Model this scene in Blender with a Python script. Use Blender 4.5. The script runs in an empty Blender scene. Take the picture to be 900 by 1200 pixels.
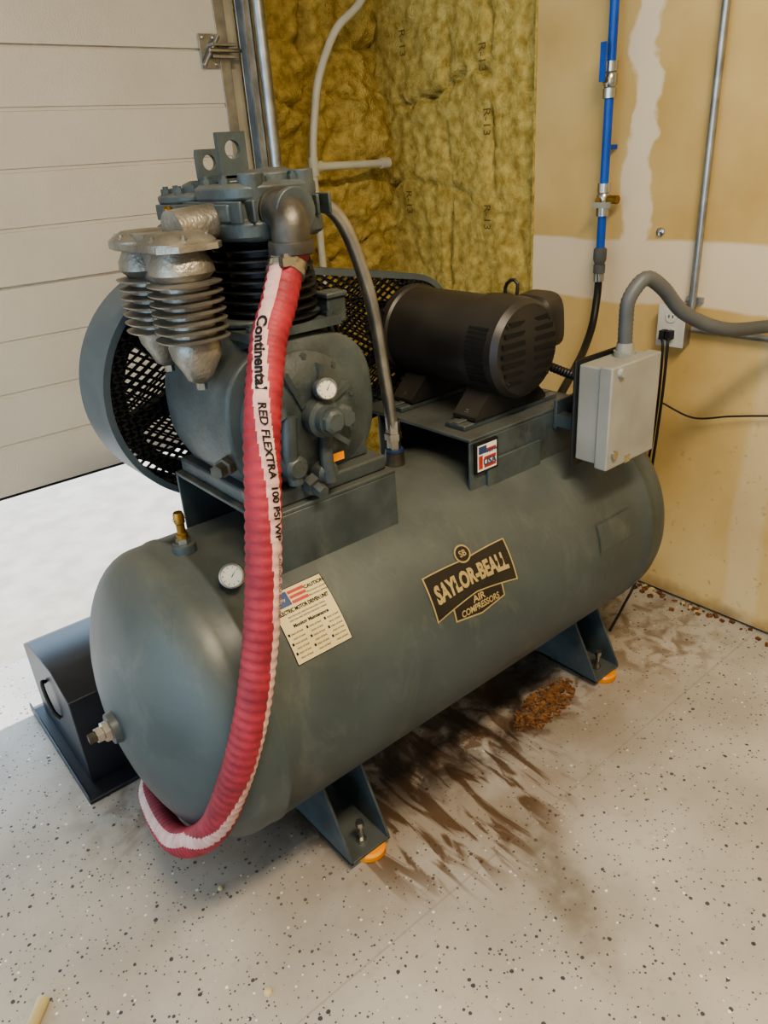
import bpy, bmesh, math, random
from mathutils import Vector, Matrix, noise
random.seed(4)
C=bpy.context
scene=C.scene
# ---------------- camera ----------------
H=1.42
cam_d=bpy.data.cameras.new('camera'); cam=bpy.data.objects.new('camera',cam_d)
C.collection.objects.link(cam); scene.camera=cam
cam_d.sensor_fit='VERTICAL'; cam_d.sensor_height=36; cam_d.sensor_width=27; cam_d.lens=26.0
cam_d.clip_start=0.02
rt=Vector((0.764,-0.6418,-0.065)); up=Vector((0.3238,0.2945,0.899)); fw=Vector((0.558,0.7078,-0.433))
M=Matrix((rt,up,-fw)).transposed().to_4x4(); M.translation=Vector((0,0,H))
cam.matrix_world=M
try: scene.view_settings.look='AgX - Medium High Contrast'
except Exception: pass
# ---------------- materials ----------------
def lin(c):
    return tuple(((x/255)/12.92 if x/255<=0.04045 else (((x/255)+0.055)/1.055)**2.4) for x in c)+(1,)
def mat(name,c1,c2=None,rough=.5,metal=0,scale=8,bump=0,bscale=60,detail=4,rough2=None,spec=.5,contrast=(.35,.65),dust=None,scuff=None):
    m=bpy.data.materials.new(name); m.use_nodes=True; nt=m.node_tree; N=nt.nodes; L=nt.links
    b=N['Principled BSDF']; b.inputs['Roughness'].default_value=rough; b.inputs['Metallic'].default_value=metal
    b.inputs['Specular IOR Level'].default_value=spec
    tc=N.new('ShaderNodeTexCoord')
    if c2 is None: c2=tuple(max(0,x*0.88) for x in c1)
    nz=N.new('ShaderNodeTexNoise'); nz.inputs['Scale'].default_value=scale; nz.inputs['Detail'].default_value=detail
    L.new(tc.outputs['Object'],nz.inputs['Vector'])
    cr=N.new('ShaderNodeValToRGB'); cr.color_ramp.elements[0].position=contrast[0]; cr.color_ramp.elements[1].position=contrast[1]
    cr.color_ramp.elements[0].color=lin(c2); cr.color_ramp.elements[1].color=lin(c1)
    L.new(nz.outputs['Fac'],cr.inputs['Fac']); colout=cr.outputs['Color']
    if scuff:
        mp=N.new('ShaderNodeMapping'); mp.inputs['Scale'].default_value=(2.2,1,1); L.new(tc.outputs['Object'],mp.inputs['Vector'])
        n5=N.new('ShaderNodeTexNoise'); n5.inputs['Scale'].default_value=6; n5.inputs['Detail'].default_value=10; n5.inputs['Roughness'].default_value=.75; n5.inputs['Distortion'].default_value=.5; L.new(mp.outputs['Vector'],n5.inputs['Vector'])
        mr5=N.new('ShaderNodeMapRange'); mr5.inputs['From Min'].default_value=.52; mr5.inputs['From Max'].default_value=.68; mr5.inputs['To Max'].default_value=scuff[1]; L.new(n5.outputs['Fac'],mr5.inputs['Value'])
        mx5=N.new('ShaderNodeMix'); mx5.data_type='RGBA'; L.new(mr5.outputs[0],mx5.inputs['Factor']); L.new(colout,mx5.inputs['A']); mx5.inputs['B'].default_value=lin(scuff[0]); colout=mx5.outputs['Result']
    if dust:
        geo=N.new('ShaderNodeNewGeometry'); sp=N.new('ShaderNodeSeparateXYZ'); L.new(geo.outputs['Normal'],sp.inputs[0])
        n3=N.new('ShaderNodeTexNoise'); n3.inputs['Scale'].default_value=7; n3.inputs['Detail'].default_value=8; n3.inputs['Roughness'].default_value=.7; L.new(tc.outputs['Object'],n3.inputs['Vector'])
        mr0=N.new('ShaderNodeMapRange'); mr0.inputs['From Min'].default_value=.1; mr0.inputs['From Max'].default_value=1.0; mr0.inputs['To Max'].default_value=dust[1]; L.new(sp.outputs['Z'],mr0.inputs['Value'])
        mr1=N.new('ShaderNodeMapRange'); mr1.inputs['From Min'].default_value=.35; mr1.inputs['From Max'].default_value=.65; mr1.inputs['To Min'].default_value=.4; L.new(n3.outputs['Fac'],mr1.inputs['Value'])
        mu=N.new('ShaderNodeMath'); mu.operation='MULTIPLY'; L.new(mr0.outputs[0],mu.inputs[0]); L.new(mr1.outputs[0],mu.inputs[1])
        mx=N.new('ShaderNodeMix'); mx.data_type='RGBA'; L.new(mu.outputs[0],mx.inputs['Factor']); L.new(colout,mx.inputs['A']); mx.inputs['B'].default_value=lin(dust[0]); colout=mx.outputs['Result']
    L.new(colout,b.inputs['Base Color'])
    if rough2 is not None:
        mr=N.new('ShaderNodeMapRange'); mr.inputs['To Min'].default_value=rough; mr.inputs['To Max'].default_value=rough2
        mr.inputs['From Min'].default_value=.35; mr.inputs['From Max'].default_value=.65
        L.new(nz.outputs['Fac'],mr.inputs['Value']); L.new(mr.outputs['Result'],b.inputs['Roughness'])
    if bump:
        n2=N.new('ShaderNodeTexNoise'); n2.inputs['Scale'].default_value=bscale; n2.inputs['Detail'].default_value=3
        L.new(tc.outputs['Object'],n2.inputs['Vector'])
        bp=N.new('ShaderNodeBump'); bp.inputs['Strength'].default_value=bump; bp.inputs['Distance'].default_value=.01
        L.new(n2.outputs['Fac'],bp.inputs['Height']); L.new(bp.outputs['Normal'],b.inputs['Normal'])
    return m
m_tank=mat('tank_paint',(70,80,81),(58,67,68),rough=.36,rough2=.52,scale=5,bump=.03,bscale=90,detail=8,dust=((114,112,102),.42),scuff=((106,109,102),.35))
m_pump=mat('pump_paint',(70,80,82),(50,58,60),rough=.45,scale=12,bump=.12,bscale=140,dust=((108,105,95),.42),scuff=((100,101,94),.4))
m_guard=mat('guard_paint',(84,95,101),(72,82,88),rough=.45,scuff=((112,114,110),.3))
m_black=mat('black_iron',(34,34,34),(22,22,22),rough=.5,bump=.1,bscale=150)
m_motor=mat('motor_paint',(44,42,40),(34,32,31),rough=.42,scale=10,dust=((92,85,74),.3))
m_dark=mat('dark_void',(8,8,8),(5,5,5),rough=.8)
m_alum=mat('cast_aluminium',(160,155,145),(112,108,100),rough=.4,metal=.7,scale=14,bump=.2,bscale=160)
m_steel=mat('galvanised_steel',(175,175,172),(145,146,145),rough=.35,metal=.85,scale=20)
m_chrome=mat('bright_steel',(200,198,192),(160,158,150),rough=.25,metal=.95)
m_iron=mat('malleable_iron',(96,92,84),(70,66,60),rough=.45,metal=.55,scale=25,bump=.15)
m_brass=mat('brass',(170,136,72),(130,98,48),rough=.35,metal=.9)
m_red=mat('hose_rubber',(156,48,60),(124,35,46),rough=.6,scale=20,bump=.1,bscale=200)
m_cream=mat('hose_stripe',(205,174,166),(180,142,138),rough=.6,scale=30)
m_white=mat('white_print',(225,220,210),(215,210,198),rough=.5)
m_label=mat('label_paper',(200,188,146),(186,172,130),rough=.5)
m_gold=mat('badge_gold',(166,148,106),(150,132,92),rough=.4)
m_bblack=mat('badge_black',(40,36,32),(30,28,26),rough=.4)
m_lred=mat('label_red',(180,58,50),rough=.45); m_lblue=mat('label_blue',(44,68,112),rough=.45)
m_orange=mat('orange_rubber',(232,150,40),(215,130,30),rough=.5)
m_box=mat('box_grey',(150,150,144),(134,134,128),rough=.45,bump=.03,scuff=((110,106,96),.25))
m_conduit=mat('flex_grey',(92,94,94),(80,82,82),rough=.5)
m_blue=mat('blue_pipe',(20,82,178),(16,72,160),rough=.35)
m_rubber=mat('black_rubber',(22,22,23),(16,16,16),rough=.5)
m_pvc=mat('pvc',(205,202,188),(190,186,170),rough=.4)
m_door=mat('door_steel',(204,197,184),(196,188,174),rough=.45,scale=3,bump=.15,bscale=220)
m_cab=mat('cabinet_paint',(42,46,54),(33,36,42),rough=.38)
m_glass=mat('gauge_face',(215,210,194),rough=.2)
m_outlet=mat('outlet_plate',(205,204,198),rough=.4)
m_drive=mat('concrete',(176,166,154),(158,149,138),rough=.9,scale=9,bump=.25,bscale=90,detail=10)
m_rust=mat('rust_debris',(138,94,54),(80,52,30),rough=.95,scale=60,bump=.6,bscale=120)
m_ceil=mat('ceiling_paint',(215,205,180),rough=.9)
m_faint=mat('faded_ink',(88,74,38),(112,95,52),rough=.95,scale=60)
# ---------------- builder ----------------
def empty(name,loc=(0,0,0)):
    e=bpy.data.objects.new(name,None); e.location=loc; e.empty_display_size=.05; C.collection.objects.link(e); return e
def basis(axis):
    return Vector(axis).normalized().to_track_quat('Z','Y').to_matrix()
def catmull(pts,n=10):
    P=[Vector(p) for p in pts]; P=[P[0]*2-P[1]]+P+[P[-1]*2-P[-2]]; out=[]
    for i in range(1,len(P)-2):
        a,b,c,d=P[i-1:i+3]
        for k in range(n):
            t=k/n
            out.append(.5*((2*b)+(c-a)*t+(2*a-5*b+4*c-d)*t*t+(3*b-a-3*c+d)*t**3))
    out.append(P[-2]); return out
def resample(P,step):
    L=[0]
    for i in range(1,len(P)): L.append(L[-1]+(P[i]-P[i-1]).length)
    n=max(2,int(L[-1]/step)); out=[]; j=0
    for k in range(n+1):
        s=L[-1]*k/n
        while j<len(L)-2 and L[j+1]<s: j+=1
        t=(s-L[j])/max(1e-9,L[j+1]-L[j]); out.append(P[j].lerp(P[j+1],t))
    return out,L[-1]
class B:
    def __init__(s,name,parent=None,mats=None):
        s.name=name; s.parent=parent; s.mats=mats or [m_pump]; s.v=[]; s.f=[]; s.mi=[]
    def add(s,v,f,m=0):
        o=len(s.v); s.v+= [tuple(x) for x in v]; s.f+=[tuple(i+o for i in q) for q in f]
        s.mi+= (m if isinstance(m,list) else [m]*len(f))
    def box(s,lo,hi,m=0,rot=None,piv=None):
        (a,b,c),(d,e,g)=lo,hi
        v=[Vector(p) for p in [(a,b,c),(d,b,c),(d,e,c),(a,e,c),(a,b,g),(d,b,g),(d,e,g),(a,e,g)]]
        if rot is not None:
            pv=Vector(piv) if piv else sum(v,Vector())/8
            v=[rot@(p-pv)+pv for p in v]
        s.add(v,[(0,3,2,1),(4,5,6,7),(0,1,5,4),(1,2,6,5),(2,3,7,6),(3,0,4,7)],m)
    def lathe(s,prof,o,axis=(0,0,1),m=0,seg=40,n=2,sx=1,sy=1,cap=True,R=None):
        R=R if R is not None else basis(axis); o=Vector(o); v=[];f=[]
        for r,t in prof:
            for k in range(seg):
                a=2*math.pi*(k+.5)/seg; c,q=math.cos(a),math.sin(a)
                w=1 if n==2 else 1/((abs(c)**n+abs(q)**n)**(1/n))
                v.append(o+R@Vector((r*c*w*sx,r*q*w*sy,t)))
        for i in range(len(prof)-1):
            for k in range(seg):
                a=i*seg+k; b=i*seg+(k+1)%seg; f.append((a,b,b+seg,a+seg))
        if cap:
            f.append(tuple(range(seg-1,-1,-1))); b=(len(prof)-1)*seg; f.append(tuple(range(b,b+seg)))
        s.add(v,f,m)
    def cyl(s,p0,p1,r0,r1=None,m=0,seg=24):
        p0,p1=Vector(p0),Vector(p1); r1=r0 if r1 is None else r1
        s.lathe([(r0,0),(r1,(p1-p0).length)],p0,p1-p0,m,seg)
    def prism(s,pts,axis,a,b,m=0):
        def mk(p,t): return {'X':(t,p[0],p[1]),'Y':(p[0],t,p[1]),'Z':(p[0],p[1],t)}[axis]
        n=len(pts); v=[mk(p,a) for p in pts]+[mk(p,b) for p in pts]
        f=[tuple(range(n)),tuple(range(2*n-1,n-1,-1))]+[(i,i+n,(i+1)%n+n,(i+1)%n) for i in range(n)]
        s.add(v,f,m)
    def sweep(s,pts,r,seg=14,m=0,smooth=True,step=None,stripe=None):
        P=catmull(pts) if smooth else [Vector(p) for p in pts]
        P,L=resample(P,step or .012) if smooth else (P,1)
        T=[(P[min(i+1,len(P)-1)]-P[max(i-1,0)]).normalized() for i in range(len(P))]
        ref=Vector((-.55,-.8,.1)); 
        if abs(ref.normalized().dot(T[0]))>.95: ref=Vector((1,0,0))
        N=(ref-T[0]*ref.dot(T[0])).normalized(); fr=[]; v=[];f=[];mi=[]
        for i,p in enumerate(P):
            if i: N=(N-T[i]*N.dot(T[i])).normalized()
            Bn=T[i].cross(N); fr.append((p,T[i],N.copy(),Bn))
            u=i/(len(P)-1); rr=r(u,i) if callable(r) else r
            for k in range(seg):
                a=2*math.pi*k/seg; v.append(p+(N*math.cos(a)+Bn*math.sin(a))*rr)
        for i in range(len(P)-1):
            for k in range(seg):
                a=i*seg+k; b=i*seg+(k+1)%seg; f.append((a,b,b+seg,a+seg))
                mi.append(stripe(i/(len(P)-1),k,seg) if stripe else m)
        f.append(tuple(range(seg-1,-1,-1))); b=(len(P)-1)*seg; f.append(tuple(range(b,b+seg))); mi+=[m,m]
        s.add(v,f,mi); return fr,L
    def hexb(s,p,axis,r=.008,h=.006,m=0):
        s.lathe([(r,0),(r,h),(r*.55,h),(r*.55,h+.004)],p,axis,m,6)
    def done(s,bevel=0,smooth=35,seg=2):
        me=bpy.data.meshes.new(s.name); me.from_pydata(s.v,[],s.f)
        for m in s.mats: me.materials.append(m)
        for p,i in zip(me.polygons,s.mi): p.material_index=i; p.use_smooth=True
        bm=bmesh.new(); bm.from_mesh(me); bmesh.ops.recalc_face_normals(bm,faces=bm.faces)
        th=math.radians(smooth)
        for e in bm.edges:
            if len(e.link_faces)!=2 or e.calc_face_angle(0)>th: e.smooth=False
        bm.to_mesh(me); bm.free()
        ob=bpy.data.objects.new(s.name,me); C.collection.objects.link(ob)
        if s.parent: ob.parent=s.parent
        if bevel:
            bv=ob.modifiers.new('bevel','BEVEL'); bv.width=bevel; bv.segments=seg; bv.limit_method='ANGLE'; bv.angle_limit=math.radians(40)
            bv.harden_normals=False
        return ob
def text2d(txt,size,sx=1,sub=False,bold=0):
    cu=bpy.data.curves.new('t','FONT'); cu.body=txt; cu.size=size; cu.align_x='CENTER'; cu.align_y='CENTER'; cu.offset=bold; cu.resolution_u=3
    ob=bpy.data.objects.new('t',cu); C.collection.objects.link(ob)
    dg=C.evaluated_depsgraph_get(); me=bpy.data.meshes.new_from_object(ob.evaluated_get(dg))
    v=[(p.co.x*sx,p.co.y) for p in me.vertices]; f=[tuple(p.vertices) for p in me.polygons]
    bpy.data.objects.remove(ob); bpy.data.curves.remove(cu); bpy.data.meshes.remove(me); return v,f
# ---------------- room ----------------
XW=2.07; YD=2.35
def wall_mat():
    m=bpy.data.materials.new('drywall'); m.use_nodes=True; nt=m.node_tree; N=nt.nodes; L=nt.links; b=N['Principled BSDF']
    b.inputs['Roughness'].default_value=.85; b.inputs['Specular IOR Level'].default_value=.2
    tc=N.new('ShaderNodeTexCoord'); sp=N.new('ShaderNodeSeparateXYZ'); L.new(tc.outputs['Object'],sp.inputs[0])
    nz=N.new('ShaderNodeTexNoise'); nz.inputs['Scale'].default_value=3; nz.inputs['Detail'].default_value=6; L.new(tc.outputs['Object'],nz.inputs['Vector'])
    nw=N.new('ShaderNodeTexNoise'); nw.inputs['Scale'].default_value=9; nw.inputs['Detail'].default_value=6; L.new(tc.outputs['Object'],nw.inputs['Vector'])
    def math_(op,a,bv=None):
        n=N.new('ShaderNodeMath'); n.operation=op
        for i,x in enumerate([a,bv]):
            if x is None: continue
            if isinstance(x,(int,float)): n.inputs[i].default_value=x
            else: L.new(x,n.inputs[i])
        return n.outputs[0]
    def band(val,c,hw,soft,wob,src=None):
        w=math_('MULTIPLY',math_('SUBTRACT',(src or nz).outputs['Fac'],.5),wob)
        d=math_('ABSOLUTE',math_('SUBTRACT',math_('ADD',val,w),c))
        mr=N.new('ShaderNodeMapRange'); mr.inputs['From Min'].default_value=hw; mr.inputs['From Max'].default_value=hw+soft
        mr.inputs['To Min'].default_value=1; mr.inputs['To Max'].default_value=0; L.new(d,mr.inputs['Value']); return mr.outputs['Result']
    hb=band(sp.outputs['Z'],1.055,.085,.01,.05)
    vb=math_('MULTIPLY',band(sp.outputs['Y'],1.33,.035,.012,.13,nw),math_('GREATER_THAN',sp.outputs['Z'],1.06))
    vb2=math_('MULTIPLY',band(sp.outputs['Y'],.86,.04,.02,.1),math_('LESS_THAN',sp.outputs['Z'],.9))
    mask=math_('MAXIMUM',math_('MAXIMUM',hb,vb),math_('MULTIPLY',vb2,.3))
    cr=N.new('ShaderNodeValToRGB'); cr.color_ramp.elements[0].position=.35; cr.color_ramp.elements[1].position=.62
    cr.color_ramp.elements[0].color=lin((186,157,102)); cr.color_ramp.elements[1].color=lin((204,177,124)); L.new(nz.outputs['Fac'],cr.inputs['Fac'])
    mx=N.new('ShaderNodeMix'); mx.data_type='RGBA'; L.new(mask,mx.inputs['Factor']); L.new(cr.outputs['Color'],mx.inputs['A']); mx.inputs['B'].default_value=lin((216,200,174))
    n2=N.new('ShaderNodeTexNoise'); n2.inputs['Scale'].default_value=14; n2.inputs['Detail'].default_value=6; L.new(tc.outputs['Object'],n2.inputs['Vector'])
    zz=math_('ADD',sp.outputs['Z'],math_('MULTIPLY',n2.outputs['Fac'],.12))
    mr=N.new('ShaderNodeMapRange'); mr.inputs['From Min'].default_value=.05; mr.inputs['From Max'].default_value=.12; mr.inputs['To Min'].default_value=.75; mr.inputs['To Max'].default_value=0; L.new(zz,mr.inputs['Value'])
    n4=N.new('ShaderNodeTexNoise'); n4.inputs['Scale'].default_value=38; n4.inputs['Detail'].default_value=4; L.new(tc.outputs['Object'],n4.inputs['Vector'])
    gr=N.new('ShaderNodeMapRange'); gr.inputs['From Min'].default_value=.64; gr.inputs['From Max'].default_value=.74; gr.inputs['To Max'].default_value=.45; L.new(n4.outputs['Fac'],gr.inputs['Value'])
    low=N.new('ShaderNodeMapRange'); low.inputs['From Min'].default_value=.9; low.inputs['From Max'].default_value=.3; low.inputs['To Max'].default_value=1; L.new(sp.outputs['Z'],low.inputs['Value'])
    fac=math_('MAXIMUM',mr.outputs['Result'],math_('MULTIPLY',gr.outputs[0],low.outputs[0]))
    m2=N.new('ShaderNodeMix'); m2.data_type='RGBA'; L.new(fac,m2.inputs['Factor']); L.new(mx.outputs['Result'],m2.inputs['A']); m2.inputs['B'].default_value=lin((110,84,52))
    L.new(m2.outputs['Result'],b.inputs['Base Color'])
    bp=N.new('ShaderNodeBump'); bp.inputs['Strength'].default_value=.2; bp.inputs['Distance'].default_value=.01; L.new(n2.outputs['Fac'],bp.inputs['Height']); L.new(bp.outputs['Normal'],b.inputs['Normal'])
    return m
m_wall=wall_mat()
def floor_mat():
    m=bpy.data.materials.new('epoxy_flake_floor'); m.use_nodes=True; nt=m.node_tree; N=nt.nodes; L=nt.links; b=N['Principled BSDF']
    tc=N.new('ShaderNodeTexCoord'); sp=N.new('ShaderNodeSeparateXYZ'); L.new(tc.outputs['Object'],sp.inputs[0])
    def M(op,*a,clamp=False):
        n=N.new('ShaderNodeMath'); n.operation=op; n.use_clamp=clamp
        for i,x in enumerate(a):
            if isinstance(x,(int,float)): n.inputs[i].default_value=x
            else: L.new(x,n.inputs[i])
        return n.outputs[0]
    def noise_(scale,det=4,vec=None,dist=0):
        n=N.new('ShaderNodeTexNoise'); n.inputs['Scale'].default_value=scale; n.inputs['Detail'].default_value=det; n.inputs['Distortion'].default_value=dist
        L.new(vec or tc.outputs['Object'],n.inputs['Vector']); return n.outputs['Fac']
    def mr(v,a,b2,c=0,d=1):
        n=N.new('ShaderNodeMapRange'); n.inputs['From Min'].default_value=a; n.inputs['From Max'].default_value=b2; n.inputs['To Min'].default_value=c; n.inputs['To Max'].default_value=d
        n.interpolation_type='SMOOTHSTEP'; L.new(v,n.inputs['Value']); return n.outputs['Result']
    def mix(f,a,bc):
        n=N.new('ShaderNodeMix'); n.data_type='RGBA'
        if isinstance(f,float): n.inputs['Factor'].default_value=f
        else: L.new(f,n.inputs['Factor'])
        if isinstance(a,tuple): n.inputs['A'].default_value=a
        else: L.new(a,n.inputs['A'])
        n.inputs['B'].default_value=bc; return n.outputs['Result']
    base=mix(mr(noise_(2.5,8),.35,.65),lin((182,177,170)),lin((160,155,147)))
    base=mix(mr(noise_(45,6),.55,.75,0,.35),base,lin((146,140,132)))
    def flakes(scale,th,prob):
        vo=N.new('ShaderNodeTexVoronoi'); vo.inputs['Scale'].default_value=scale; vo.inputs['Randomness'].default_value=1
        dv=N.new('ShaderNodeTexNoise'); dv.inputs['Scale'].default_value=scale*1.7; L.new(tc.outputs['Object'],dv.inputs['Vector'])
        L.new(tc.outputs['Object'],vo.inputs['Vector'])
        sc=N.new('ShaderNodeSeparateColor'); L.new(vo.outputs['Color'],sc.inputs[0])
        r=M('MULTIPLY',sc.outputs[1],th)
        a=M('LESS_THAN',M('ADD',vo.outputs['Distance'],M('MULTIPLY',M('SUBTRACT',dv.outputs['Fac'],.5),.25)),r); bb=M('LESS_THAN',sc.outputs[0],prob); return M('MULTIPLY',a,bb)
    col=mix(M('MULTIPLY',flakes(68,.31,.34),.9),base,lin((46,50,66)))
    col=mix(M('MULTIPLY',flakes(120,.33,.42),.85),col,lin((50,50,55)))
    col=mix(flakes(90,.3,.12),col,lin((228,225,220)))
    X,Y=sp.outputs['X'],sp.outputs['Y']
    def ell(cx,cy,rx,ry,rot=0,soft=.5):
        ca,sa=math.cos(rot),math.sin(rot)
        dx=M('SUBTRACT',X,cx); dy=M('SUBTRACT',Y,cy)
        u=M('DIVIDE',M('ADD',M('MULTIPLY',dx,ca),M('MULTIPLY',dy,sa)),rx); v=M('DIVIDE',M('SUBTRACT',M('MULTIPLY',dy,ca),M('MULTIPLY',dx,sa)),ry)
        d=M('SQRT',M('ADD',M('MULTIPLY',u,u),M('MULTIPLY',v,v))); return mr(d,1-soft,1+soft,1,0)
    n1=noise_(6,6,dist=.4)
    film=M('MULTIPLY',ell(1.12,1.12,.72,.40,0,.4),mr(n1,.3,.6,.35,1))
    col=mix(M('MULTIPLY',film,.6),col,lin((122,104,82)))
    smear=M('MULTIPLY',ell(.92,.66,.055,.2,-.45,.6),mr(noise_(20,6),.3,.65,.4,1)); col=mix(M('MULTIPLY',smear,.62),col,lin((98,86,70)))
    mp=N.new('ShaderNodeMapping'); mp.inputs['Scale'].default_value=(1,.2,1); mp.inputs['Rotation'].default_value=(0,0,.1); L.new(tc.outputs['Object'],mp.inputs['Vector'])
    n3=noise_(26,9,mp.outputs['Vector'],.9)
    st=M('MULTIPLY',ell(.92,1.04,.32,.30,0,.25),mr(n3,.47,.58)); col=mix(M('MULTIPLY',st,.85),col,lin((84,60,36)))
    st2=M('MULTIPLY',ell(1.28,1.12,.32,.18,0,.35),mr(noise_(22,8,dist=.6),.48,.60)); col=mix(M('MULTIPLY',st2,.8),col,lin((92,66,40)))
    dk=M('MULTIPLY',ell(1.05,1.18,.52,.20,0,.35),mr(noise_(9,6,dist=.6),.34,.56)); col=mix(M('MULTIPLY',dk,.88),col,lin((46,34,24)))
    st3=M('MULTIPLY',ell(1.82,1.08,.24,.27,0,.4),mr(noise_(16,8,dist=.6),.44,.62)); col=mix(M('MULTIPLY',st3,.65),col,lin((98,78,56)))
    st4=M('MULTIPLY',ell(.55,1.5,.35,.3,0,.35),mr(noise_(12,8,dist=.6),.44,.6)); col=mix(M('MULTIPLY',st4,.5),col,lin((110,90,70)))
    jl=M('LESS_THAN',M('ABSOLUTE',M('SUBTRACT',Y,.785)),.0022); col=mix(M('MULTIPLY',jl,.3),col,lin((120,112,104)))
    L.new(col,b.inputs['Base Color'])
    b.inputs['Specular IOR Level'].default_value=.5
    L.new(mr(noise_(5,4),.3,.7,.28,.45),b.inputs['Roughness'])
    bp=N.new('ShaderNodeBump'); bp.inputs['Strength'].default_value=.12; bp.inputs['Distance'].default_value=.004; L.new(noise_(70,3),bp.inputs['Height']); L.new(bp.outputs['Normal'],b.inputs['Normal'])
    return m
m_floor=floor_mat()
def simple(name,lo,hi,m):
    b=B(name,None,[m]); b.box(lo,hi); return b.done(smooth=30)
simple('floor',(-3.2,-2.6,-.1),(XW+.2,2.36,0),m_floor)
simple('driveway_ground',(-14,2.36,-.12),(8,16,-.02),m_drive)
simple('ceiling',(-3.2,-2.6,2.7),(XW+.2,2.6,2.8),m_ceil)
simple('wall_right',(XW,-2.6,0.012),(XW+.12,1.71,2.7),m_wall)
simple('wall_near',(-3.2,-2.7,0),(XW+.2,-2.6,2.7),m_ceil)
m_sheath=mat('sheathing',(150,120,80),(120,94,60),rough=.9)
w=B('wall_door',None,[m_ceil,m_sheath]); w.box((-3.2,2.4,2.3),(1.42,2.6,2.7)); w.box((1.42,2.58,0),(XW+.2,2.62,2.7),1); w.box((XW+.12,1.71,0),(XW+.2,2.58,2.7),1)
w.box((1.385,2.38,0),(1.425,2.6,2.7),0); w.done()
# insulation
m_ins=mat('mineral_wool',(208,186,116),(158,134,68),rough=1,scale=30,bump=.8,bscale=140,detail=10,spec=.05,contrast=(.3,.66))
def fbm(p,o=4):
    return noise.fractal(p,1.0,2.0,o,noise_basis='PERLIN_ORIGINAL')
ins=empty('wall_insulation')
def batt(name,org,du,nu,zz0,zz1,nrm,amp,tears,vt,seed,step=.011,fine=.4):
    b=B(name,ins,[m_ins]); nz_=int((zz1-zz0)/step); nuu=int(nu/step); v=[];f=[]
    du=Vector(du); nrm=Vector(nrm)
    for j in range(nz_+1):
        for i in range(nuu+1):
            u=i/nuu*nu; z=zz0+(zz1-zz0)*j/nz_
            q=Vector((u*4.0+seed,z*3.2,seed)); h=fbm(q)*amp+fbm(Vector((u*16+seed,z*16,3)))*amp*fine
            for tz in tears:
                wob=tz+.03*math.sin(u*9+tz*7)+.05*fbm(Vector((u*5,tz*4,seed))); dz=z-wob; h-=.05*max(0,.5+fbm(Vector((u*6,tz*9,seed+5)))*1.6)*math.exp(-(dz/.012)**2)
            for tu in vt:
                wob=tu+.02*fbm(Vector((z*5,tu*4,seed))); h-=.035*max(0,.4+fbm(Vector((z*3,tu*9,seed+2)))*1.8)*math.exp(-((u-wob)/.010)**2)
            v.append(Vector(org)+du*u+Vector((0,0,z))+nrm*h)
    for j in range(nz_):
        for i in range(nuu):
            a=j*(nuu+1)+i; f.append((a,a+1,a+nuu+2,a+nuu+1))
    b.add(v,f); return b.done(smooth=80)
batt('batt_jamb',(1.43,2.50,0),(1,0,0),.72,.02,2.68,(0,-1,0),.07,[1.36,1.60,1.80,1.12,.6],[.33],2.3)
batt('batt_side',(XW+.03,1.712,0),(0,1,0),.84,.02,2.68,(-1,0,0),.018,[.9,1.62,1.30],[.43,.22],7.1,fine=.6)
b=B('batt_edge',ins,[m_ins]); b.box((XW-.004,1.710,.02),(XW+.05,1.716,2.68)); b.done()
b=B('print_marks',ins,[m_faint])
def ins_text(y,z,s=.045):
    v,f=text2d('R-13',s); b.add([(XW+.010,y-q*1.0,z-p) for p,q in v],f)
for y,z in [(1.95,1.69),(1.93,1.50),(1.93,1.20),(2.34,1.78),(2.34,1.25),(1.92,.9)]: ins_text(y,z)
b.done()
# ---------------- garage door ----------------
gd=empty('garage_door')
b=B('door_sections',gd,[m_door])
z0=.56; prof=[]; ribs=12; rh=.148
for i in range(ribs):
    z=z0+i*rh; dep=.010 if i%4==0 and i else .005; wv=.004 if i%4==0 else .006
    if i: prof+=[(YD,z-wv),(YD+dep,z-wv*.6),(YD+dep,z+wv*.6),(YD,z+wv)]
    else: prof+=[(YD,z)]
prof+=[(YD,z0+ribs*rh),(YD+.045,z0+ribs*rh),(YD+.045,z0)]
b.prism(prof,'X',-3.1,1.36); b.done(smooth=30)
b=B('end_stile',gd,[m_steel]); b.box((1.335,YD-.004,z0),(1.372,YD+.03,z0+ribs*rh)); b.done(bevel=.001)
b=B('bottom_seal',gd,[m_rubber]); b.box((-3.1,YD+.012,z0-.015),(1.36,YD+.04,z0)); b.done(bevel=.006)
b=B('hinge',gd,[m_steel,m_chrome])
for z in (1.74,1.15):
    b.box((1.27,YD-.008,z-.045),(1.33,YD-.004,z+.045)); b.box((1.30,YD-.03,z-.02),(1.385,YD-.008,z-.012)); b.box((1.30,YD-.03,z+.012),(1.385,YD-.008,z+.02))
    b.cyl((1.29,YD-.028,z),(1.40,YD-.028,z),.006,m=1)
    for dz in (-.035,.035):
        for dx in (1.282,1.318): b.hexb((dx,YD-.008,z+dz),(0,-1,0),.006,.004,1)
b.cyl((1.27,YD-.02,1.70),(1.33,YD-.02,1.78),.007,m=0)
b.done(bevel=.001)
tr=empty('door_track')
b=B('vertical_track',tr,[m_steel]); b.box((1.425,2.285,0),(1.428,2.335,2.5)); b.box((1.405,2.285,0),(1.428,2.288,2.5)); b.box((1.405,2.332,0),(1.428,2.335,2.5))
b.box((1.43,2.33,0),(1.47,2.334,2.6)); b.box((1.43,2.33,0),(1.434,2.375,2.6)); 
for z in (.4,1.0,1.62,2.1): b.hexb((1.45,2.33,z),(0,-1,0),.009,.006)
b.cyl((1.447,2.27,0.0),(1.447,2.27,2.6),.018); b.done()
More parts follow.
